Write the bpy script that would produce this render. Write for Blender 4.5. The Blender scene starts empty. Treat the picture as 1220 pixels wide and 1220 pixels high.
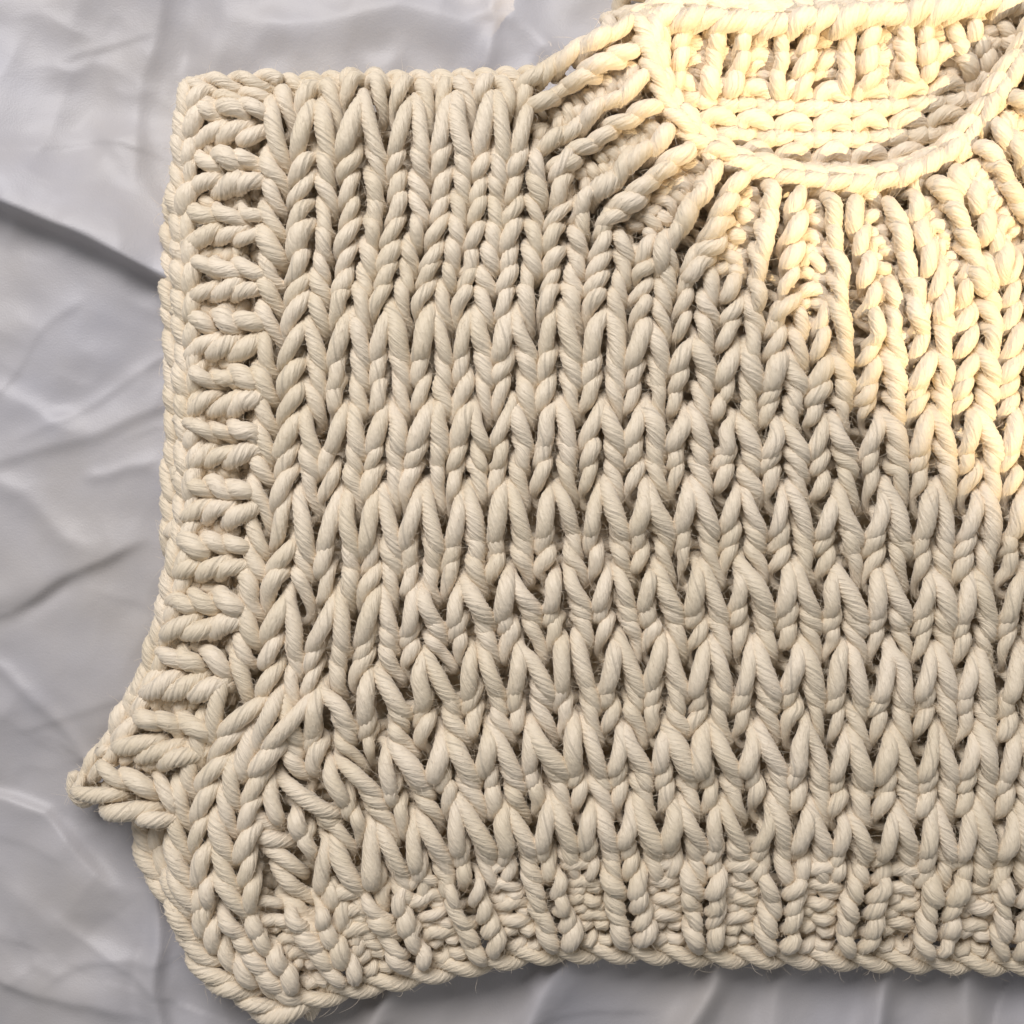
import bpy, math, random
import numpy as np
rng = np.random.default_rng(7)
random.seed(7)

# ------------------------------------------------------------------ scale, camera
S = 0.00035            # metres per unit; all tables below are in units of 0.35 mm on the bed plane
H = 1600.0             # camera height above the bed in the same units
scene = bpy.context.scene
cam_d = bpy.data.cameras.new('camera')
cam = bpy.data.objects.new('camera', cam_d)
scene.collection.objects.link(cam)
cam.location = (0, 0, H * S)
cam.rotation_euler = (0, 0, 0)
cam_d.sensor_width = 36.0
cam_d.lens = 18.0 / (610.0 / H)
cam_d.clip_start = 0.01
cam_d.clip_end = 50.0
scene.camera = cam

# ------------------------------------------------------------------ light
world = bpy.data.worlds.new('World')
scene.world = world
world.use_nodes = True
bg = world.node_tree.nodes['Background']
bg.inputs['Color'].default_value = (0.96, 0.97, 1.0, 1)
bg.inputs['Strength'].default_value = 0.21

def aim(o, target):
    d = np.array(target, float) - np.array(o.location, float)
    from mathutils import Vector
    o.rotation_euler = Vector(d).to_track_quat('-Z', 'Y').to_euler()

def area(name, loc, target, sx, sy, power, col):
    l = bpy.data.lights.new(name, 'AREA')
    l.shape = 'RECTANGLE'; l.size = sx; l.size_y = sy
    l.energy = power; l.color = col
    o = bpy.data.objects.new(name, l); scene.collection.objects.link(o)
    o.location = loc; aim(o, target)
    return o
# soft window light from beyond the top of the frame
area('window_light', (-0.35, 0.95, 1.15), (0.0, -0.05, 0), 1.0, 0.7, 24.0, (1.0, 0.975, 0.98))

# hard patch of warm sunlight from the lower right
el, Dsun = math.radians(43), 4.0
az = np.array([0.665, -0.745]); az /= np.linalg.norm(az)
perp = np.array([-az[1], az[0]])                       # towards the upper right
Rsp = 0.36
mid = np.array([(936 - 610) * S, (610 - 408) * S])
cen = mid + perp * Rsp
sl = bpy.data.lights.new('sunbeam', 'SPOT')
sl.energy = 1040; sl.color = (1.0, 0.775, 0.455)
sl.spot_size = 2 * math.atan(Rsp / Dsun); sl.spot_blend = 0.03
sl.shadow_soft_size = 0.018
so = bpy.data.objects.new('sunbeam', sl); scene.collection.objects.link(so)
so.location = (cen[0] + az[0] * Dsun * math.cos(el), cen[1] + az[1] * Dsun * math.cos(el), Dsun * math.sin(el))
aim(so, (cen[0], cen[1], 0.02))

vs = scene.view_settings
vs.view_transform = 'Standard'; vs.look = 'None'; vs.gamma = 1.0; vs.exposure = 0.0
vs.use_curve_mapping = False
scene.cycles.max_bounces = 8
scene.cycles.diffuse_bounces = 5

# ------------------------------------------------------------------ materials
def new_mat(name):
    m = bpy.data.materials.new(name); m.use_nodes = True
    nt = m.node_tree
    return m, nt, nt.nodes['Principled BSDF'], nt.nodes.new, nt.links.new

def yarn_material(name, col):
    m, nt, b, N, L = new_mat(name)
    uv = N('ShaderNodeUVMap')
    mp = N('ShaderNodeMapping'); mp.inputs['Scale'].default_value = (0.10, 16.0, 1)
    L(uv.outputs[0], mp.inputs[0])
    fib = N('ShaderNodeTexNoise'); fib.inputs['Scale'].default_value = 1.6; fib.inputs['Detail'].default_value = 3
    L(mp.outputs[0], fib.inputs[0])
    tc = N('ShaderNodeTexCoord')
    big = N('ShaderNodeTexNoise'); big.inputs['Scale'].default_value = 45.0; big.inputs['Detail'].default_value = 2
    L(tc.outputs['Object'], big.inputs[0])
    r1 = N('ShaderNodeValToRGB')
    r1.color_ramp.elements[0].position = 0.30; r1.color_ramp.elements[1].position = 0.70
    r1.color_ramp.elements[0].color = (col[0] * .94, col[1] * .93, col[2] * .90, 1)
    r1.color_ramp.elements[1].color = (min(1, col[0] * 1.03), min(1, col[1] * 1.03), min(1, col[2] * 1.05), 1)
    oi = N('ShaderNodeObjectInfo')
    ma = N('ShaderNodeMath'); ma.operation = 'MULTIPLY_ADD'; ma.inputs[1].default_value = .35; ma.inputs[2].default_value = -.17
    L(oi.outputs['Random'], ma.inputs[0])
    ad = N('ShaderNodeMath'); ad.operation = 'ADD'
    L(big.outputs[0], ad.inputs[0]); L(ma.outputs[0], ad.inputs[1])
    L(ad.outputs[0], r1.inputs[0])
    mx = N('ShaderNodeMix'); mx.data_type = 'RGBA'; mx.blend_type = 'MULTIPLY'
    mx.inputs[0].default_value = 0.22
    L(r1.outputs[0], mx.inputs[6]); L(fib.outputs[0], mx.inputs[7])
    L(mx.outputs[2], b.inputs['Base Color'])
    bp = N('ShaderNodeBump'); bp.inputs['Strength'].default_value = 0.6; bp.inputs['Distance'].default_value = 0.0010
    L(fib.outputs[0], bp.inputs['Height']); L(bp.outputs[0], b.inputs['Normal'])
    b.inputs['Roughness'].default_value = 0.50
    b.inputs['Specular IOR Level'].default_value = 0.38
    b.inputs['Sheen Weight'].default_value = 0.25
    b.inputs['Sheen Roughness'].default_value = 0.5
    b.inputs['Subsurface Weight'].default_value = 0.0
    b.inputs['Subsurface Radius'].default_value = (0.004, 0.0025, 0.0012)
    b.inputs['Subsurface Scale'].default_value = 1.0
    return m
YARN = yarn_material('cream_yarn', (0.90, 0.775, 0.595))

def sheet_material():
    m, nt, b, N, L = new_mat('white_bed_linen')
    tc = N('ShaderNodeTexCoord')
    n1 = N('ShaderNodeTexNoise'); n1.inputs['Scale'].default_value = 9; n1.inputs['Detail'].default_value = 5
    L(tc.outputs['Object'], n1.inputs[0])
    n2 = N('ShaderNodeTexNoise'); n2.inputs['Scale'].default_value = 1300; n2.inputs['Detail'].default_value = 2
    L(tc.outputs['Object'], n2.inputs[0])
    r = N('ShaderNodeValToRGB')
    r.color_ramp.elements[0].position = .35; r.color_ramp.elements[1].position = .65
    r.color_ramp.elements[0].color = (0.45, 0.42, 0.40, 1)
    r.color_ramp.elements[1].color = (0.43, 0.42, 0.45, 1)
    L(n1.outputs[0], r.inputs[0]); L(r.outputs[0], b.inputs['Base Color'])
    bp = N('ShaderNodeBump'); bp.inputs['Strength'].default_value = 0.2; bp.inputs['Distance'].default_value = 0.0004
    n3 = N('ShaderNodeTexNoise'); n3.inputs['Scale'].default_value = 60; n3.inputs['Detail'].default_value = 6
    L(tc.outputs['Object'], n3.inputs[0])
    bp2 = N('ShaderNodeBump'); bp2.inputs['Strength'].default_value = 0.2; bp2.inputs['Distance'].default_value = 0.002
    L(n3.outputs[0], bp2.inputs['Height'])
    L(n2.outputs[0], bp.inputs['Height']); L(bp2.outputs[0], bp.inputs['Normal']); L(bp.outputs[0], b.inputs['Normal'])
    b.inputs['Roughness'].default_value = 0.45
    b.inputs['Specular IOR Level'].default_value = 0.45
    b.inputs['Sheen Weight'].default_value = 0.1
    return m
LINEN = sheet_material()

# ------------------------------------------------------------------ helpers
def wpt(P, z0=0.0):
    """units (x right, y down, z up) -> metres; z0 is the height of the layer the table was measured on"""
    f = (1 - z0 / H) * S
    out = np.empty_like(P)
    out[:, 0] = (P[:, 0] - 610) * f
    out[:, 1] = (610 - P[:, 1]) * f
    out[:, 2] = P[:, 2] * S
    return out

def mesh_obj(name, V, F, UV=None, mat=None, parent=None, smooth=True):
    me = bpy.data.meshes.new(name)
    me.vertices.add(len(V)); me.vertices.foreach_set('co', np.asarray(V, np.float32).ravel())
    k = F.shape[1]
    me.loops.add(F.size); me.loops.foreach_set('vertex_index', F.ravel().astype(np.int32))
    me.polygons.add(len(F))
    me.polygons.foreach_set('loop_start', np.arange(0, F.size, k, dtype=np.int32))
    me.polygons.foreach_set('loop_total', np.full(len(F), k, np.int32))
    if smooth:
        me.polygons.foreach_set('use_smooth', np.ones(len(F), bool))
    if UV is not None:
        l = me.uv_layers.new(name='UVMap')
        l.data.foreach_set('uv', np.asarray(UV, np.float32)[F.ravel()].ravel())
    me.update(calc_edges=True)
    if mat: me.materials.append(mat)
    o = bpy.data.objects.new(name, me)
    scene.collection.objects.link(o)
    if parent: o.parent = parent
    return o

def empty(name, parent=None):
    o = bpy.data.objects.new(name, None); scene.collection.objects.link(o)
    o.empty_display_size = 0.02
    if parent: o.parent = parent
    return o

def catmull(P, n):
    """n samples along a centripetal-ish Catmull-Rom curve through P (m x d)"""
    P = np.asarray(P, float)
    d = np.sqrt(np.linalg.norm(np.diff(P[:, :3], axis=0), axis=1)) + 1e-6
    t = np.concatenate([[0], np.cumsum(d)])
    m = np.empty_like(P)
    m[1:-1] = ((P[1:-1] - P[:-2]) / d[:-1, None] * d[1:, None] + (P[2:] - P[1:-1]) / d[1:, None] * d[:-1, None]) / (d[:-1] + d[1:])[:, None]
    m[0] = (P[1] - P[0]) / d[0]; m[-1] = (P[-1] - P[-2]) / d[-1]
    x = np.linspace(0, t[-1], n)
    i = np.clip(np.searchsorted(t, x, 'right') - 1, 0, len(d) - 1)
    h = d[i]; s = (x - t[i]) / h; s = s[:, None]; h = h[:, None]
    return (2*s**3 - 3*s**2 + 1) * P[i] + (s**3 - 2*s**2 + s) * h * m[i] + (-2*s**3 + 3*s**2) * P[i+1] + (s**3 - s**2) * h * m[i+1]

NPLY, PERPLY = 8, 3
SIDES = NPLY * PERPLY
LOBE = np.tile([0.89, 1.0, 1.0], NPLY)

FUZZ = []
def yarn(ctrl, rad, lead, n=40, sides=SIDES, z0=0.0, fuzz=True, soft=0.0):
    """a plied yarn through control points. ctrl m x 3, rad m radii, lead m ply leads (length of one full turn)"""
    Q = np.column_stack([np.asarray(ctrl, float), np.broadcast_to(rad, len(ctrl)), np.broadcast_to(lead, len(ctrl))])
    Q = catmull(Q, 4 * n)
    s_ = np.concatenate([[0], np.cumsum(np.linalg.norm(np.diff(Q[:, :3], axis=0), axis=1))])
    t_ = np.linspace(0, s_[-1], n)
    Q = np.column_stack([np.interp(t_, s_, Q[:, d]) for d in range(5)])
    P, R, Ld = Q[:, :3], Q[:, 3], Q[:, 4]
    T = np.gradient(P, axis=0); T /= np.linalg.norm(T, axis=1)[:, None] + 1e-9
    seg = np.linalg.norm(np.diff(P, axis=0), axis=1)
    s = np.concatenate([[0], np.cumsum(seg)])
    # rotation-minimising frame
    U = np.empty_like(P)
    a = np.array([0, 0, 1.0]) if abs(T[0, 2]) < .9 else np.array([1.0, 0, 0])
    u = a - a.dot(T[0]) * T[0]; u /= np.linalg.norm(u); U[0] = u
    for i in range(1, n):
        u = u - u.dot(T[i]) * T[i]
        u = u / (math.sqrt(u.dot(u)) + 1e-9); U[i] = u
    W = np.cross(T, U)
    tw = np.concatenate([[0], np.cumsum(2 * math.pi * seg / Ld[:-1])]) + rng.uniform(0, 6.28)
    if sides == SIDES:
        lobe = 1 - (1 - LOBE) * (1 - soft); th0 = np.arange(sides) * 2 * math.pi / sides
    else:
        lobe = np.ones(sides); th0 = np.arange(sides) * 2 * math.pi / sides
    th = th0[None, :] + tw[:, None]
    wob = 1 + 0.035 * np.sin(s / 13.0 + rng.uniform(0, 6.28)) + 0.02 * np.sin(s / 4.1 + rng.uniform(0, 6.28))
    rr = R[:, None] * lobe[None, :] * wob[:, None]
    V = P[:, None, :] + rr[..., None] * (np.cos(th)[..., None] * U[:, None, :] + np.sin(th)[..., None] * W[:, None, :])
    if fuzz:
        k = rng.integers(0, n * sides, max(1, int(s[-1] / 1.5)))
        ii, jj = k // sides, k % sides
        pv = V[ii, jj]; nv = pv - P[ii]; nv /= np.linalg.norm(nv, axis=1)[:, None] + 1e-9
        FUZZ.append(np.concatenate([wpt(pv, z0), nv, T[ii]], axis=1))
    V = V.reshape(-1, 3)
    UV = np.column_stack([np.repeat(s, sides), np.tile(np.arange(sides) / sides, n)])
    UV[:, 0] += rng.uniform(0, 900)
    i = np.arange(n - 1)[:, None] * sides; j = np.arange(sides)[None, :]; j2 = (j + 1) % sides
    F = np.stack([i + j, i + sides + j, i + sides + j2, i + j2], -1).reshape(-1, 4)
    # end caps (quads through a centre vertex)
    nv = len(V)
    V = np.concatenate([V, P[:1] - T[:1] * R[0] * .5, P[-1:] + T[-1:] * R[-1] * .5])
    UV = np.concatenate([UV, UV[:1], UV[-1:]])
    jj = np.arange(0, sides, 2)
    c0 = np.stack([np.full(len(jj), nv), jj, (jj + 1) % sides, (jj + 2) % sides], -1)
    b = (n - 1) * sides
    c1 = np.stack([np.full(len(jj), nv + 1), b + (jj + 2) % sides, b + (jj + 1) % sides, b + jj], -1)
    F = np.concatenate([F, c0, c1])
    # orientation: make faces point outwards
    F = F[:, ::-1]
    return wpt(V, z0), F, UV

def merge(parts):
    Vs, Fs, Us, o = [], [], [], 0
    for V, F, U in parts:
        Vs.append(V); Fs.append(F + o); Us.append(U); o += len(V)
    return np.concatenate(Vs), np.concatenate(Fs), np.concatenate(Us)

def hermite(tk, Y, t):
    """smooth interpolation of rows Y (m x ...) given at knots tk"""
    tk = np.asarray(tk, float); i = int(np.clip(np.searchsorted(tk, t, 'right') - 1, 0, len(tk) - 2))
    h = tk[i+1] - tk[i]; s = (t - tk[i]) / h
    if s < 0 or s > 1:                                  # linear beyond the ends
        return Y[i] + (Y[i+1] - Y[i]) * s
    def tan(k):
        if k == 0: return (Y[1] - Y[0]) / (tk[1] - tk[0])
        if k == len(tk) - 1: return (Y[-1] - Y[-2]) / (tk[-1] - tk[-2])
        return (Y[k+1] - Y[k-1]) / (tk[k+1] - tk[k-1])
    m0, m1 = tan(i) * h, tan(i + 1) * h
    return (2*s**3-3*s**2+1)*Y[i] + (s**3-2*s**2+s)*m0 + (-2*s**3+3*s**2)*Y[i+1] + (s**3-s**2)*m1

class Lattice:
    """u counts column borders, v counts rows (down the fabric); G is rows x columns x 3 in units"""
    def __init__(self, us, vs_, G):
        self.us, self.vs, self.G = np.asarray(us, float), np.asarray(vs_, float), np.asarray(G, float)
    def p(self, u, v):
        row = hermite(self.vs, self.G, v)
        us = self.us
        i = int(np.clip(np.searchsorted(us, u, 'right') - 1, 0, len(us) - 2))
        s = (u - us[i]) / (us[i+1] - us[i])
        return row[i] + (row[i+1] - row[i]) * s
    def pn(self, u, v, w):
        P = self.p(u, v)
        a = self.p(u + .15, v) - self.p(u - .15, v); b = self.p(u, v + .15) - self.p(u, v - .15)
        n = np.cross(b, a); n /= np.linalg.norm(n) + 1e-9
        if n[2] < 0 and abs(n[2]) > .05: n = -n
        return P + n * w

# one loop: du, dv, w, radius factor, ply lead.  dv = 0 is the top of the V, bot its point
def loop_pts(bot=1.6, amp=11.0, purl=False):
    k = bot / 1.6
    if purl:
        b = min(bot, 1.15); k = b / 1.6
        A = [(-.50, b - .02, 12, .95, 75), (-.25, b + .04, 9, .95, 75),
             (-.08, 1.35 * k, 0, .9, 70), (-.2, 1.0 * k, -8, .9, 70), (-.36, .5 * k, -9, .9, 70), (-.42, .0, -2, .9, 70),
             (-.27, -.36, 9, .95, 75), (0, -.45, 12, 1.0, 75), (.27, -.36, 9, .95, 75),
             (.42, .0, -2, .9, 70), (.36, .5 * k, -9, .9, 70), (.2, 1.0 * k, -8, .9, 70), (.08, 1.35 * k, 0, .9, 70),
             (.25, b + .04, 9, .95, 75), (.50, b - .02, 12, .95, 75)]
        return np.array(A, float)
    A = [(-.50, bot + .10, -16, .68, 64), (-.24, bot + .16, -12, .70, 64),
         (-.02, 1.66 * k, -4, .80, 64), (-.12, 1.18 * k, .90 * amp, 1.04, 60), (-.30, .52 * k, 1.18 * amp, 1.12, 56), (-.43, .04, .35 * amp, .90, 58),
         (-.30, -.30, -12, .70, 64), (0, -.42, -17, .64, 64), (.30, -.30, -12, .70, 64),
         (.45, .03, .25 * amp, .72, 80), (.355, .44 * k, 1.22 * amp, 1.06, 100), (.20, 1.04 * k, 1.12 * amp, 1.03, 100), (.09, 1.46 * k, -1.5, .64, 80),
         (.24, bot + .14, -12, .70, 64), (.50, bot + .10, -16, .68, 64)]
    A = np.array(A, float)
    return A

def stitch(lat, c, r, R=11.8, bot=1.6, amp=11.0, purl=False, wz=0.0, jit=1.0, n=52, sides=SIDES, z0=0.0, fuzz=True, rs=1.0, end=None, nar=1.0, par=0.0):
    A = loop_pts(bot, amp, purl)
    if par and not purl:
        for sl_, sg, pp in ((slice(2, 6), -1, par), (slice(9, 13), 1, par * .35)):
            A[sl_, 0] = sg * .33 + (A[sl_, 0] - sg * .33) * (1 - pp)
    A[2:6, 0] *= nar; A[9:13, 0] *= nar
    if end is not None: A[[0, -1], 2] = end - wz
    uc = c - 0.5
    ju = rng.normal(0, .018 * jit, len(A)); jv = rng.normal(0, .035 * jit, len(A)); jw = rng.normal(0, .9 * jit, len(A))
    ju[[0, -1]] = 0; jv[[0, -1]] = 0; jw[[0, -1]] = 0
    tilt = rng.normal(0, .014 * jit)
    C = [lat.pn(uc + a[0] + ju[i] + tilt * (1 - a[1]), r + a[1] + jv[i], a[2] + wz + jw[i]) for i, a in enumerate(A)]
    rad = A[:, 3] * R * (1 + rng.normal(0, .04 * jit)) * rs
    return yarn(C, rad, A[:, 4] * rng.uniform(.9, 1.25), n=n, sides=sides, z0=z0, fuzz=fuzz, soft=rng.uniform(0, .4))

def along(path, pitch):
    """arc-length resample of a polyline into points and unit side vectors"""
    P = catmull(np.array(path, float), 200)
    s = np.concatenate([[0], np.cumsum(np.linalg.norm(np.diff(P, axis=0), axis=1))])
    k = max(2, int(round(s[-1] / pitch)))
    t = np.linspace(0, s[-1], k + 1)
    return np.column_stack([np.interp(t, s, P[:, d]) for d in range(P.shape[1])])

def chain_lattice(path, width, pitch, roll=0.0, extra=2):
    """one column of V stitches along a path; the V opens towards the path's start"""
    P = along(path, pitch)
    T = np.gradient(P, axis=0); T[:, 2] = 0; T /= np.linalg.norm(T, axis=1)[:, None]
    right = np.column_stack([-T[:, 1], T[:, 0], np.zeros(len(T))])   # path runs 'down' the fabric
    right = -right
    G = np.empty((len(P), 2, 3))
    G[:, 0] = P - right * width / 2; G[:, 1] = P + right * width / 2
    G[:, 0, 2] -= roll; G[:, 1, 2] += roll
    return Lattice([-1, 0], np.arange(len(P)), G), len(P) - 1

def rope_path(path, off, lead, n, phase, z_amp=1.0):
    """a strand wound round a path"""
    P = catmull(np.array(path, float), n)
    T = np.gradient(P, axis=0); T /= np.linalg.norm(T, axis=1)[:, None]
    s = np.concatenate([[0], np.cumsum(np.linalg.norm(np.diff(P, axis=0), axis=1))])
    side = np.cross(T, [0, 0, 1.0]); side /= np.linalg.norm(side, axis=1)[:, None]
    up = np.cross(side, T)
    a = 2 * math.pi * s / lead + phase
    return P + off * (np.cos(a)[:, None] * side + z_amp * np.sin(a)[:, None] * up)

# ------------------------------------------------------------------ the bed sheet
def smooth_noise(X, Y, scale, seed):
    g = np.random.default_rng(seed).normal(0, 1, (64, 64))
    x = (X / scale) % 63; y = (Y / scale) % 63
    i = np.floor(x).astype(int); j = np.floor(y).astype(int); a = x - i; b = y - j
    a = a*a*(3-2*a); b = b*b*(3-2*b)
    i2 = (i + 1) % 64; j2 = (j + 1) % 64
    return (g[i, j]*(1-a) + g[i2, j]*a)*(1-b) + (g[i, j2]*(1-a) + g[i2, j2]*a)*b

def seg_dist(X, Y, path):
    best = np.full(X.shape, 1e9); sgn = np.zeros(X.shape); tt = np.zeros(X.shape)
    L = 0; tot = sum(math.dist(path[i], path[i+1]) for i in range(len(path)-1))
    for (x0, y0), (x1, y1) in zip(path[:-1], path[1:]):
        dx, dy = x1 - x0, y1 - y0; ln = math.hypot(dx, dy)
        t = np.clip(((X - x0) * dx + (Y - y0) * dy) / ln**2, 0, 1)
        ex, ey = X - x0 - t * dx, Y - y0 - t * dy
        d = np.hypot(ex, ey); m = d < best
        best = np.where(m, d, best); sgn = np.where(m, np.sign(dx * ey - dy * ex), sgn)
        tt = np.where(m, (L + t * ln) / tot, tt); L += ln
    return best, sgn, tt

def build_sheet():
    x = np.arange(-290, 1510, 3.4); y = np.arange(-290, 1510, 3.4)
    X, Y = np.meshgrid(x, y)
    wx = X + 9 * smooth_noise(X + 700, Y + 900, 90, 3); wy = Y + 9 * smooth_noise(X + 700, Y + 900, 90, 4)
    Z = 8 * smooth_noise(X + 500, Y + 500, 210, 1) + 2.0 * smooth_noise(X + 500, Y + 500, 80, 2) + .8 * smooth_noise(X + 500, Y + 500, 33, 5)
    for sc, am, sd in ((150, 5.0, 21), (74, 2.6, 22), (38, 1.1, 23)):
        q = smooth_noise(X * .9 + Y * .35 + 900, Y * .8 - X * .3 + 1500, sc, sd)
        Z = Z - am * np.sqrt(q * q + .01)
    def ridge(path, h, wp, wn=None, taper=True):
        nonlocal Z
        d, s, t = seg_dist(wx, wy, path) if abs(h) < 40 else seg_dist(X * .85 + wx * .15, Y * .85 + wy * .15, path)
        wn = wn or wp
        if 4 < abs(h) < 40: wp, wn = max(wp, 9), max(wn, 9)
        w = np.where(s > 0, wp, wn)
        env = np.clip(np.minimum(t, 1 - t) * 6, 0, 1) if taper else 1.0
        Z = Z + h * (.8 if abs(h) > 30 else .55) * env * np.exp(-(d * d / (w * w) + .04) ** .85)
    # sign > 0 lies below a path that runs left to right (y is down)
    ridge([(-300, 120), (0, 240), (120, 292), (215, 338), (330, 375)], 62, 8, 70, False)      # the big fold, sharp lower side
    ridge([(-300, 172), (0, 292), (120, 340), (215, 378), (330, 400)], -10, 50, 30, False)
    ridge([(-100, 185), (20, 200), (110, 220), (200, 300)], 9, 34, 26)
    ridge([(182, -90), (174, 60), (152, 150), (150, 230)], 15, 34, 13)
    ridge([(222, -90), (212, 80), (196, 190)], -9, 22, 22)
    ridge([(262, -90), (250, 40), (235, 120)], 9, 30, 24)
    ridge([(95, 140), (140, 195), (200, 255), (270, 300)], 12, 22, 30)
    ridge([(-60, 178), (60, 174), (130, 170), (200, 187)], 3.2, 4, 14)
    ridge([(60, -30), (72, 40), (70, 110)], 6, 34, 26)
    ridge([(240, 32), (330, 37), (420, 27), (560, 12), (660, -10)], 16, 36, 20)
    ridge([(300, 75), (420, 68), (560, 66)], -5, 26, 26)
    ridge([(585, -50), (595, 20), (560, 85)], 10, 14)
    ridge([(600, 10), (650, 55), (700, 110)], 10, 15)
    ridge([(430, 98), (475, 70), (520, 98)], 8, 22)
    ridge([(-80, 470), (0, 465), (60, 490), (110, 500)], 9, 24, 14)
    ridge([(-60, 575), (10, 540), (70, 520), (140, 500), (240, 480)], 9, 10, 26)
    ridge([(-80, 540), (30, 590), (80, 640), (125, 665)], 10, 18)
    ridge([(100, 560), (150, 556), (190, 562)], 5, 7)
    ridge([(-80, 752), (0, 722), (60, 690), (110, 670), (190, 640)], 16, 9, 34)
    ridge([(-40, 736), (40, 712), (100, 684)], -8, 12)
    ridge([(-80, 730), (0, 790), (60, 850), (110, 900), (170, 950)], 7, 8)
    ridge([(115, 660), (107, 780), (118, 900)], 7, 24)
    ridge([(-80, 945), (0, 955), (50, 975), (90, 1020), (150, 1070)], 20, 70, 8)
    ridge([(-80, 1000), (40, 1090), (110, 1130), (170, 1165)], 8, 26, 16)
    ridge([(-80, 1145), (40, 1188), (100, 1205), (180, 1214)], 14, 9, 28)
    ridge([(150, 950), (170, 1050), (184, 1130), (181, 1300)], 26, 22, 6, False)
    ridge([(162, 980), (164, 1060), (168, 1120), (158, 1250)], -12, 10, 12)
    ridge([(240, 1120), (262, 1170), (268, 1260)], 8, 18, 14)
    for xa, xb, h, w in [(520, 420, 17, 16), (690, 610, 20, 15), (860, 800, 16, 16), (960, 915, 12, 14), (1060, 1040, 20, 13), (1150, 1150, 14, 14), (1235, 1245, 16, 14)]:
        ridge([(xa + 25, 1060), (xa, 1120), ((xa + xb) / 2, 1180), (xb, 1260), (xb - 40, 1360)], min(38, h * 2.2), w, w * 2.0, False)
    lr = np.random.default_rng(31)
    for _ in range(46):                                          # fine sharp creases
        cx, cy = lr.uniform(-60, 700), lr.uniform(-60, 1280)
        if 250 < cx and 110 < cy < 1150: continue
        a, ln = lr.normal(-.35 if lr.random() < .6 else .75, .35), lr.uniform(40, 130)
        dx, dy = math.cos(a) * ln, math.sin(a) * ln
        b = lr.normal(0, 10)
        ridge([(cx - dx, cy - dy), (cx + b, cy - b), (cx + dx, cy + dy)], lr.uniform(1.2, 3.2), lr.uniform(4, 6), lr.uniform(6, 18))
    # the garment presses the sheet flat under itself
    V = np.column_stack([X.ravel(), Y.ravel(), Z.ravel()])
    m = np.clip(np.minimum.reduce([(X - 240) / 60, (1320 - X) / 60, (Y - 130) / 60, (1080 - Y) / 50]), 0, 1)
    V[:, 2] = (Z * (1 - m) - 6 * m).ravel() - 6
    n, k = X.shape
    i = np.arange(n - 1)[:, None] * k; j = np.arange(k - 1)[None, :]
    F = np.stack([i + j, i + k + j, i + k + j + 1, i + j + 1], -1).reshape(-1, 4)
    o = mesh_obj('bed_sheet', wpt(V, 0), F, None, LINEN)
    o['kind'] = 'structure'
    o['label'] = 'rumpled white bed sheet with soft folds under the knitted vest'
    return o
build_sheet()

# ------------------------------------------------------------------ the vest
vest = empty('knitted_vest')
vest['label'] = 'chunky cream hand-knitted vest with ribbed edges lying flat on the sheet'
vest['category'] = 'vest'

# --- body of the front: column borders u = -1 .. 18, measured along every third (large-stitch) row
US = list(range(-1, 19))
TAB = {
 0:  ([322,378,432,490,540,588,632,690,742,800,850,900,950,1003,1056,1110,1165,1218,1270,1322],
      [118,116,115,117,117,115,112,110,110,110,110,110,110,110,110,110,110,110,110,110]),
 4:  ([310,373,433,485,538,579,621,676,731,785,835,888,940,992,1046,1104,1160,1214,1266,1318],
      [266,268,262,258,258,266,264,270,277,283,292,295,300,300,300,300,300,300,300,300]),
 8:  ([306,368,418,465,515,563,612,665,720,772,822,880,933,987,1046,1105,1160,1212,1265,1318],
      [390,381,372,364,365,368,370,368,370,380,401,412,420,421,421,420,418,416,416,416]),
 11: ([302,360,416,465,515,562,610,664,716,765,819,875,925,982,1047,1105,1158,1212,1265,1318],
      [497,490,484,483,482,480,480,480,481,484,489,499,502,498,494,491,489,489,489,489]),
 14: ([296,353,407,455,503,556,604,660,715,768,818,876,934,993,1052,1111,1166,1215,1268,1320],
      [600,587,583,584,581,581,578,578,574,573,574,578,580,584,577,582,582,581,581,581]),
 17: ([286,345,405,454,499,550,605,668,726,777,832,881,943,996,1053,1109,1154,1215,1268,1320],
      [705,706,706,701,699,693,680,676,673,675,671,668,672,678,678,680,682,678,678,678]),
 20: ([268,337,382,447,506,567,621,677,735,790,843,897,950,1004,1057,1109,1156,1212,1265,1318],
      [800,822,820,798,777,772,763,752,757,760,763,763,765,767,769,771,777,772,772,772]),
 23: ([262,330,399,462,529,582,633,688,741,792,843,896,957,1007,1058,1113,1160,1212,1265,1318],
      [945,925,900,886,872,863,862,857,862,863,862,862,858,868,871,864,867,870,870,870]),
 26: ([318,391,445,498,549,605,654,706,754,808,858,917,963,1008,1068,1114,1158,1206,1258,1310],
      [1030,1000,981,972,946,960,948,957,952,952,956,950,956,966,961,959,961,961,961,961]),
 29: ([350,420,470,520,568,622,668,718,764,816,866,922,966,1010,1068,1114,1158,1206,1258,1310],
      [1120,1095,1078,1062,1046,1046,1040,1042,1040,1040,1042,1042,1044,1048,1048,1048,1050,1050,1050,1050]),
}
def body_z(x, y):
    z = 62.0
    z -= 16 * math.exp(-max(0, x - 300) / 45)                    # falls towards the armhole
    z -= 14 * math.exp(-max(0, y - 95) / 35)                     # and over the shoulder
    z -= 20 * math.exp(-max(0, 1075 - y) / 60)                   # and to the hem
    z += 4 * math.exp(-((x - 1040) / 300) ** 2 - ((y - 330) / 150) ** 2)
    return z
BIG = {0, 8, 11, 14, 17, 20, 23, 26}
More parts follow.
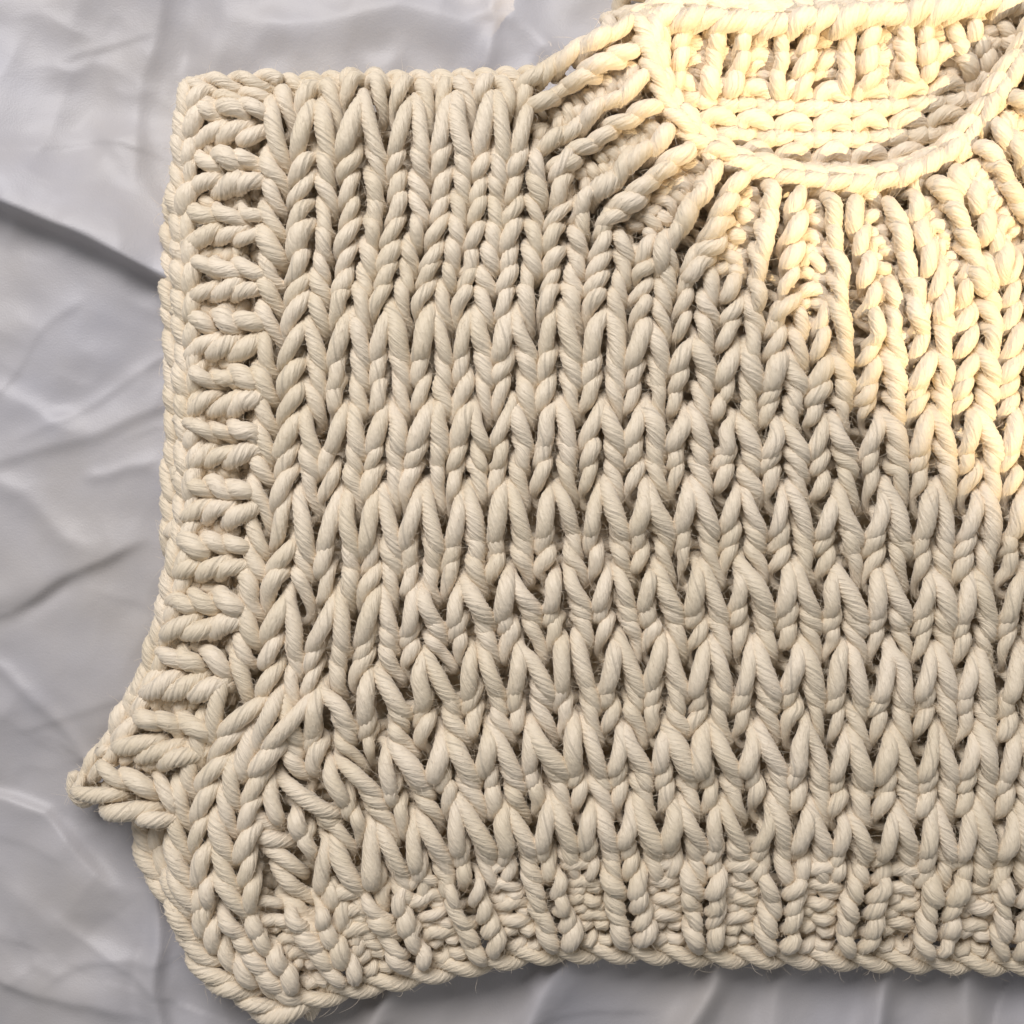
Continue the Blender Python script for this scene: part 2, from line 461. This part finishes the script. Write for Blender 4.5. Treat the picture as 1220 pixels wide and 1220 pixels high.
def body_lattice():
    anchors = sorted(TAB)
    A = {v: np.column_stack([TAB[v][0], TAB[v][1]]).astype(float) for v in anchors}
    vs_, G = [], []
    for a, b in zip(anchors[:-1], anchors[1:]):
        n = b - a
        fr = {3: [0, .46, .73] if a > 12 else [0, .41, .70], 4: [0, .27, .51, .75]}[n]
        if a == 0: fr = [0, .42, .62, .81]
        for k, f in enumerate(fr):
            vs_.append(a + k); G.append(A[a] * (1 - f) + A[b] * f)
    vs_.append(anchors[-1]); G.append(A[anchors[-1]])
    G = [np.column_stack([g, [body_z(x, y) for x, y in g]]) for g in G]
    # over the shoulder fold
    t = G[0]
    wv = np.array([4 * math.sin(j * 2.3) + 3.5 * math.sin(j * 1.1 + 1) for j in range(len(US))])
    t[:, 1] += wv; t[:, 2] += 1.2 * wv[::-1]
    r1 = t + [0, -13, -9]; r2 = t + [0, -20, -30]
    vs_ = [-2, -1] + vs_; G = [r2, r1] + G
    return Lattice(US, vs_, np.array(G))
BODY = body_lattice()
ZB = 62

# border of the neckband (body stitches above it are not knitted)
NECK = np.array([(600, 60), (640, 120), (655, 200), (692, 262), (800, 312), (900, 372), (1005, 412), (1060, 375), (1110, 350), (1160, 322), (1240, 290), (1330, 250)], float)
def in_neck(x, y):
    return x > 640 and y < np.interp(x, NECK[1:, 0], NECK[1:, 1]) - 22

front = empty('front_panel', vest)
cands = []
for c in range(0, 19):
    for r in range(-2, 29):
        m = BODY.p(c - .5, r + .55)
        if in_neck(m[0], m[1]): continue
        if c == 0 and 20 <= r < 23: continue
        cands.append((c, r, m))
def body_stitch(c, r):
    if r in BIG: bot, amp = (1.98, 14.0) if r > 12 else (1.8, 12.5)
    elif (r - 1) in BIG or r < 8: bot, amp = 1.6, 9.0
    else: bot, amp = 1.5, 8.0
    nar = 1.0 if (r in BIG or r < 1 or c == 0) else (.82 if r >= 8 else .88)
    par = (.08 if r in BIG else .30) if r >= 12 else (.10 if r in BIG else .22)
    if c == 0: par = .1
    if r == 0: bot, amp = 1.75, 16
    if 0 < r < 8: bot, amp = 1.62, 10.5 + 2.5 * (r % 3 == 1)
    if r < 0: bot, amp = 1.5, 9
    if r > 26: bot, amp = 1.5, 8
    if c == 0 and r > 0: bot, amp = 1.6, 13
    return stitch(BODY, c, r, R=9.6 if (r in BIG or c == 0) else 8.4, bot=bot, amp=amp, z0=ZB, jit=2.0, nar=nar, par=par)
def size_seen(t):
    c, r, m = t
    vis = 1.0 if (m[0] < 1215 and 90 < m[1] < 1040) else .2
    return vis * (2.0 if r in BIG else 1.0) * (1 + .1 * (c < 14)) * (0.1 if r < -1 else 1)
order = sorted(cands, key=size_seen, reverse=True)
rest = []
for i, t in enumerate(order):
    g = body_stitch(t[0], t[1])
    if i < 300: mesh_obj('knit_stitch', *g, YARN, front)
    else: rest.append(g)
o = mesh_obj('small_knit_stitches', *merge(rest), YARN, front); o['kind'] = 'stuff'

# two columns that bend away along the armhole below the large rows
def side_columns():
    v = [20, 21, 22, 23, 24, 25, 26, 27, 28]
    L = [(268,795),(244,846),(226,886),(211,922),(204,958),(202,995),(203,1035),(210,1068),(225,1098)]
    M = [(337,822),(304,862),(281,895),(266,930),(257,965),(254,1002),(257,1036),(266,1068),(282,1098)]
    N_ = [(382,822),(348,876),(326,912),(316,946),(311,978),(309,1010),(311,1042),(318,1072),(330,1104)]
    G = [[(*a, 46), (*b, 58), (*c, 60)] for a, b, c in zip(L, M, N_)]
    return Lattice([-1, 0, 1], v, np.array(G, float))
SIDE = side_columns()
for c in (0, 1):
    for r in range(20, 27):
        mesh_obj('knit_stitch', *stitch(SIDE, c, r, R=9.8, bot=1.7 if r > 20 else 1.9, amp=12 if r > 20 else 17, z0=55, jit=1.6), YARN, front)

# --- ribbing helper: knit columns given by their two ends, purl columns between
def rib_lattice(cols, f, rows, z_in, z_out, ext=0.0):
    """cols: (x0,y0,x1,y1) end at v=0 and end at v=rows, in order of increasing u"""
    C = np.array(cols, float)
    B = []
    for i in range(len(C)):
        d0 = C[i] - C[i-1] if i > 0 else C[1] - C[0]
        d1 = C[i+1] - C[i] if i < len(C) - 1 else C[-1] - C[-2]
        B.append(C[i] - f * d0); B.append(C[i] + f * d1)
    B = np.array(B)
    vs_ = np.linspace(0, rows, 4)
    G = np.empty((4, len(B), 3))
    for k, v in enumerate(vs_):
        t = v / rows
        G[k, :, 0] = B[:, 0] * (1 - t) + B[:, 2] * t
        G[k, :, 1] = B[:, 1] * (1 - t) + B[:, 3] * t
        G[k, :, 2] = z_in * (1 - t) + z_out * t
    return Lattice(np.arange(len(B)), vs_, G)

def rib(lat, ncols, rows, parent, name, R, amp, dip, z0, bot=1.6, r0=0, jit=1.0, par=.7):
    """even columns (1,3,5...) are knit, the ones between are purl and sit deeper"""
    for c in range(1, 2 * ncols):
        knit = (c % 2 == 1)
        for r in range(r0, rows):
            g = stitch(lat, c, r, R=R * (1.0 if knit else .92), bot=bot, amp=amp if knit else amp * .7, purl=not knit, wz=(4 if knit else -dip), z0=z0, jit=jit, n=38, end=-9, par=par)
            mesh_obj(name, *g, YARN, parent)

# --- armhole band
ab = empty('armhole_band', vest)
acols = [(112,926,205,962),(158,872,236,884),(186,799,268,803),(205,731,283,731),(213,664,297,664),(222,597,299,597),(226,529,303,529),
         (228,467,306,466),(228,400,309,400),(228,338,312,338),(230,271,312,272),(232,210,313,212),(236,150,316,152)]
AL = rib_lattice(acols, .40, 3, 42, 50)
rib(AL, len(acols), 3, ab, 'rib_stitch', 9.8, 11, 9, 46, bot=1.5, jit=2.8, par=.15)
# cast-off edge
edge = [(239,100,44),(230,140,44),(225,200,42),(223,250,40),(226,310,40),(229,400,40),(231,500,40),(228,590,40),(222,655,40),(207,730,38),(190,785,36),(166,842,34),(134,895,30),(107,925,26),(94,948,20)]
CL, k = chain_lattice(edge, 28, 30, roll=6)
for r in range(0, k - 1):
    mesh_obj('edge_stitch', *stitch(CL, 0, r, R=9.8, bot=1.6, amp=9, z0=42, jit=2.2, n=36), YARN, ab)
def strand(path, R, parent, name='edge_strand', lead=55, z0=40, n=None, soft=0):
    path = np.array(path, float)
    L = np.linalg.norm(np.diff(path, axis=0), axis=1).sum()
    return mesh_obj(name, *yarn(path, R, lead, n=n or max(12, int(L / 3)), z0=z0, soft=soft), YARN, parent)
def twisted_pair(path, R, off, lead, parent, name='edge_strand', z0=40):
    L = np.linalg.norm(np.diff(np.array(path, float), axis=0), axis=1).sum()
    for ph in (0.4, 0.4 + math.pi):
        P = rope_path(path, off, lead, max(10, int(L / 9)), ph)
        mesh_obj(name, *yarn(P, R, 60, n=max(12, int(L / 2.6)), z0=z0), YARN, parent)
# the two strands that close the band at the shoulder
twisted_pair([(228,108,46),(262,104,50),(300,102,50),(335,98,46)], 8.0, 7.5, 62, ab)
twisted_pair([(238,127,48),(270,124,52),(306,119,50),(325,114,44)], 8.0, 7, 60, ab)
# lower corner of the band
strand([(84,925,22),(82,945,20),(92,960,14),(102,955,8)], 9, ab)
strand([(96,945,18),(125,948,26),(160,962,30),(190,976,30),(222,985,30)], 10.5, ab)
strand([(126,935,24),(150,942,26),(172,955,24),(205,958,26)], 9.5, ab)

# --- back of the vest
back = empty('back_panel', vest)
bx0 = [(219,236,20),(213,300,20),(211,350,20),(216,420,20),(219,500,20),(214,580,20),(212,640,18),(208,680,14)]
CL2, k = chain_lattice(bx0, 30, 31, roll=3)
for r in range(0, k - 1):
    mesh_obj('edge_stitch', *stitch(CL2, 0, r, R=9.6, bot=1.6, amp=8, z0=20, jit=2.4, n=36), YARN, back)
bx1 = [(184,968,22),(182,1000,20),(192,1030,20),(208,1058,22),(225,1090,18)]
CL3, k = chain_lattice(bx1, 34, 30, roll=3)
for r in range(0, k - 1):
    mesh_obj('edge_stitch', *stitch(CL3, 0, r, R=10, bot=1.6, amp=8, z0=20, jit=.8, n=36), YARN, back)
# its inside (purl bumps), seen through the gaps of the front
def back_lattice():
    us = list(range(0, 24)); vs_ = list(range(0, 37))
    G = np.empty((37, 24, 3))
    for i in range(37):
        for j in range(24):
            x = 236 + j * 45.5; y = 128 + i * 29.5
            G[i, j] = (x, y, 8)
    return Lattice(us, vs_, G)
BK = back_lattice(); bl = []
for c in range(1, 24):
    for r in range(0, 35):
        m = BK.p(c - .5, r + .5)
        if 770 < m[0] and m[1] < 225: continue
        if m[1] > 960 and m[0] < 300: continue
        if m[1] > np.interp(m[0], [318, 400, 480, 560, 640, 750, 1220], [1165, 1142, 1125, 1110, 1098, 1095, 1105]) : continue
        bl.append(stitch(BK, c, r, R=11, bot=1.6, amp=9, purl=True, z0=14, n=22, sides=9, fuzz=False))
BK2 = Lattice(range(0, 14), range(0, 6), np.array([[(735 + j * 44, 22 + i * 30 - .0003 * (735 + j * 44 - 985) ** 2, 8) for j in range(14)] for i in range(6)], float))
for c in range(1, 14):
    for r in range(0, 5):
        bl.append(stitch(BK2, c, r, R=13, bot=1.6, amp=7, purl=True, z0=8, n=22, sides=9, fuzz=False))
o = mesh_obj('purl_stitches', *merge(bl), YARN, back); o['kind'] = 'stuff'

# --- inside of the back neck: ribbing above, purl rows below
bcols = [(738,30,742,104),(802,34,792,103),(866,40,856,107),(944,40,942,109),(1018,36,1021,104),(1084,31,1096,92),(1140,32,1164,80),(1196,30,1228,70),(1260,20,1295,60)]
NBL = rib_lattice(bcols, .31, 3, 44, 32)
bn = empty('back_neckband', vest)
rib(NBL, len(bcols), 3, bn, 'rib_stitch', 9.6, 10, 8, 38, bot=1.5, jit=2.0, par=.8)
top = [(752,38,40),(790,22,50),(850,26,52),(920,30,52),(985,26,52),(1050,20,52),(1110,14,52),(1170,8,50),(1240,0,48),(1290,-6,46)]
CL4, k = chain_lattice(top, 30, 27, roll=-8)
for r in range(0, k - 1):
    mesh_obj('edge_stitch', *stitch(CL4, 0, r, R=11, bot=1.6, amp=10, z0=50, jit=2.6, n=36), YARN, bn)
def inner_lattice():
    us = list(range(0, 13)); vs_ = list(range(0, 5)); G = np.empty((5, 13, 3))
    for i in range(5):
        for j in range(13):
            x = 742 + j * 45 + (i % 2) * 0
            y = 126 + i * 36 - .00042 * (x - 985) ** 2 * (1 - .1 * i)
            G[i, j] = (x, y, 28 - 2 * i)
    return Lattice(us, vs_, G)
IL = inner_lattice()
for c in range(1, 13):
    for r in range(-1, 4):
        mesh_obj('purl_stitch', *stitch(IL, c, r, R=10.8, bot=1.35, amp=9, purl=True, z0=30, n=36), YARN, back)

# --- neckband on the front
nb = empty('front_neckband', vest)
ncols = [(757,42,634,112),(777,112,655,188),(802,174,698,260),(866,208,806,322),(931,222,915,372),(1003,238,1020,405),
         (1071,243,1108,385),(1126,216,1180,335),(1170,165,1246,265),(1205,105,1300,180),(1232,45,1340,100)]
NL = rib_lattice(ncols, .33, 5, 68, 70)
# height along the band: lower in the middle of the neck, higher at its sides
for j in range(NL.G.shape[1]):
    x = NL.G[0, j, 0]
    NL.G[0, j, 2] += 14 * min(1, (abs(x - 980) / 220) ** 2) - 6
    NL.G[1, j, 2] += 8 * min(1, (abs(x - 980) / 220) ** 2)
for j, dz in enumerate((22, 22, 15, 13, 7, 5)):
    NL.G[3, j, 2] -= dz; NL.G[2, j, 2] -= dz * .8; NL.G[1, j, 2] -= dz * .6; NL.G[0, j, 2] -= dz * .5
rib(NL, len(ncols), 5, nb, 'rib_stitch', 9.7, 11, 9, 66, bot=1.6, jit=2.4, par=.65)
nedge = [(765,22,66),(776,70,70),(792,118,70),(822,160,66),(868,190,62),(922,208,60),(985,218,60),(1045,217,60),(1095,203,62),(1140,174,66),(1176,130,72),(1205,82,76),(1232,35,76),(1245,0,74)]
CL5, k = chain_lattice(nedge, 22, 29, roll=-5)
for r in range(0, k - 1):
    mesh_obj('edge_stitch', *stitch(CL5, 0, r, R=9.0, bot=1.6, amp=9, z0=66, jit=2.1, n=36), YARN, nb)

# --- shoulder seam
sh = empty('shoulder_seam', vest)
twisted_pair([(318,104,36),(400,100,38),(480,100,38),(560,98,38),(640,95,42)], 9.0, 8.5, 52, sh, 'seam_strand')
strand([(596,108,44),(632,94,50),(668,72,54),(705,55,56),(742,38,58),(775,16,56)], 9.5, sh, 'seam_strand', lead=38, z0=50)

# --- hem
hm = empty('hem_band', vest)
hcols = [(285,1082,338,1172),(362,1078,408,1163),(455,1060,492,1146),(548,1045,580,1132),(645,1036,668,1119),(740,1032,755,1117),(836,1032,840,1121),
         (930,1036,924,1123),(1032,1040,1020,1127),(1120,1042,1116,1129),(1208,1042,1204,1131),(1297,1044,1293,1133)]
HL = rib_lattice(hcols, .27, 4, 52, 36)
rib(HL, len(hcols), 4, hm, 'rib_stitch', 9.0, 10, 5, 48, bot=1.5, jit=2.4, par=.5)
hedge = [(318,1204,26),(360,1192,30),(400,1180,30),(480,1163,30),(560,1147,30),(640,1134,30),(750,1132,30),(850,1136,30),(950,1138,30),(1050,1142,30),(1150,1145,30),(1250,1147,30),(1300,1148,30)]
twisted_pair(hedge, 9.2, 8.0, 88, hm, z0=30)
corner = [(230,1040,46),(232,1085,44),(252,1128,40),(286,1164,36),(330,1192,30),(375,1200,26)]
CL6, k = chain_lattice(corner, 58, 32, roll=5)
for r in range(0, k - 1):
    mesh_obj('edge_stitch', *stitch(CL6, 0, r, R=9.8, bot=1.7, amp=10, z0=40, jit=2.0, n=36), YARN, hm)

# --- loose fibres standing off the yarn
def fuzz():
    A = np.concatenate(FUZZ); n = len(A)
    P, Nn, T = A[:, :3], A[:, 3:6].copy(), A[:, 6:9].copy()
    Nn[:, 1] *= -1; T[:, 1] *= -1
    ln = (np.minimum(rng.gamma(2.0, 1.7, n), 7) * np.where(rng.random(n) < .03, 1.9, 1.0) * S)[:, None]
    side = T * rng.normal(0, 1, (n, 1)) + rng.normal(0, .6, (n, 3))
    p0 = P - Nn * S * .6; p1 = P + (Nn * .45 + side * .30) * ln; p2 = P + (Nn * .75 + side * .85) * ln; p3 = P + (Nn * .8 + side * 1.5 + rng.normal(0, .3, (n, 3))) * ln
    pts = np.stack([p0, p1, p2, p3], 1).reshape(-1, 3)
    hc = bpy.data.hair_curves.new('fuzz')
    hc.add_curves([4] * n)
    hc.position_data.foreach_set('vector', pts.astype(np.float32).ravel())
    ra = hc.attributes.get('radius') or hc.attributes.new('radius', 'FLOAT', 'POINT')
    ra.data.foreach_set('value', np.tile(np.array([.13, .12, .10, .04], np.float32) * S, n))
    hc.materials.append(YARN)
    o = bpy.data.objects.new('fuzz', hc); scene.collection.objects.link(o); o.parent = vest
    o['kind'] = 'stuff'
fuzz()
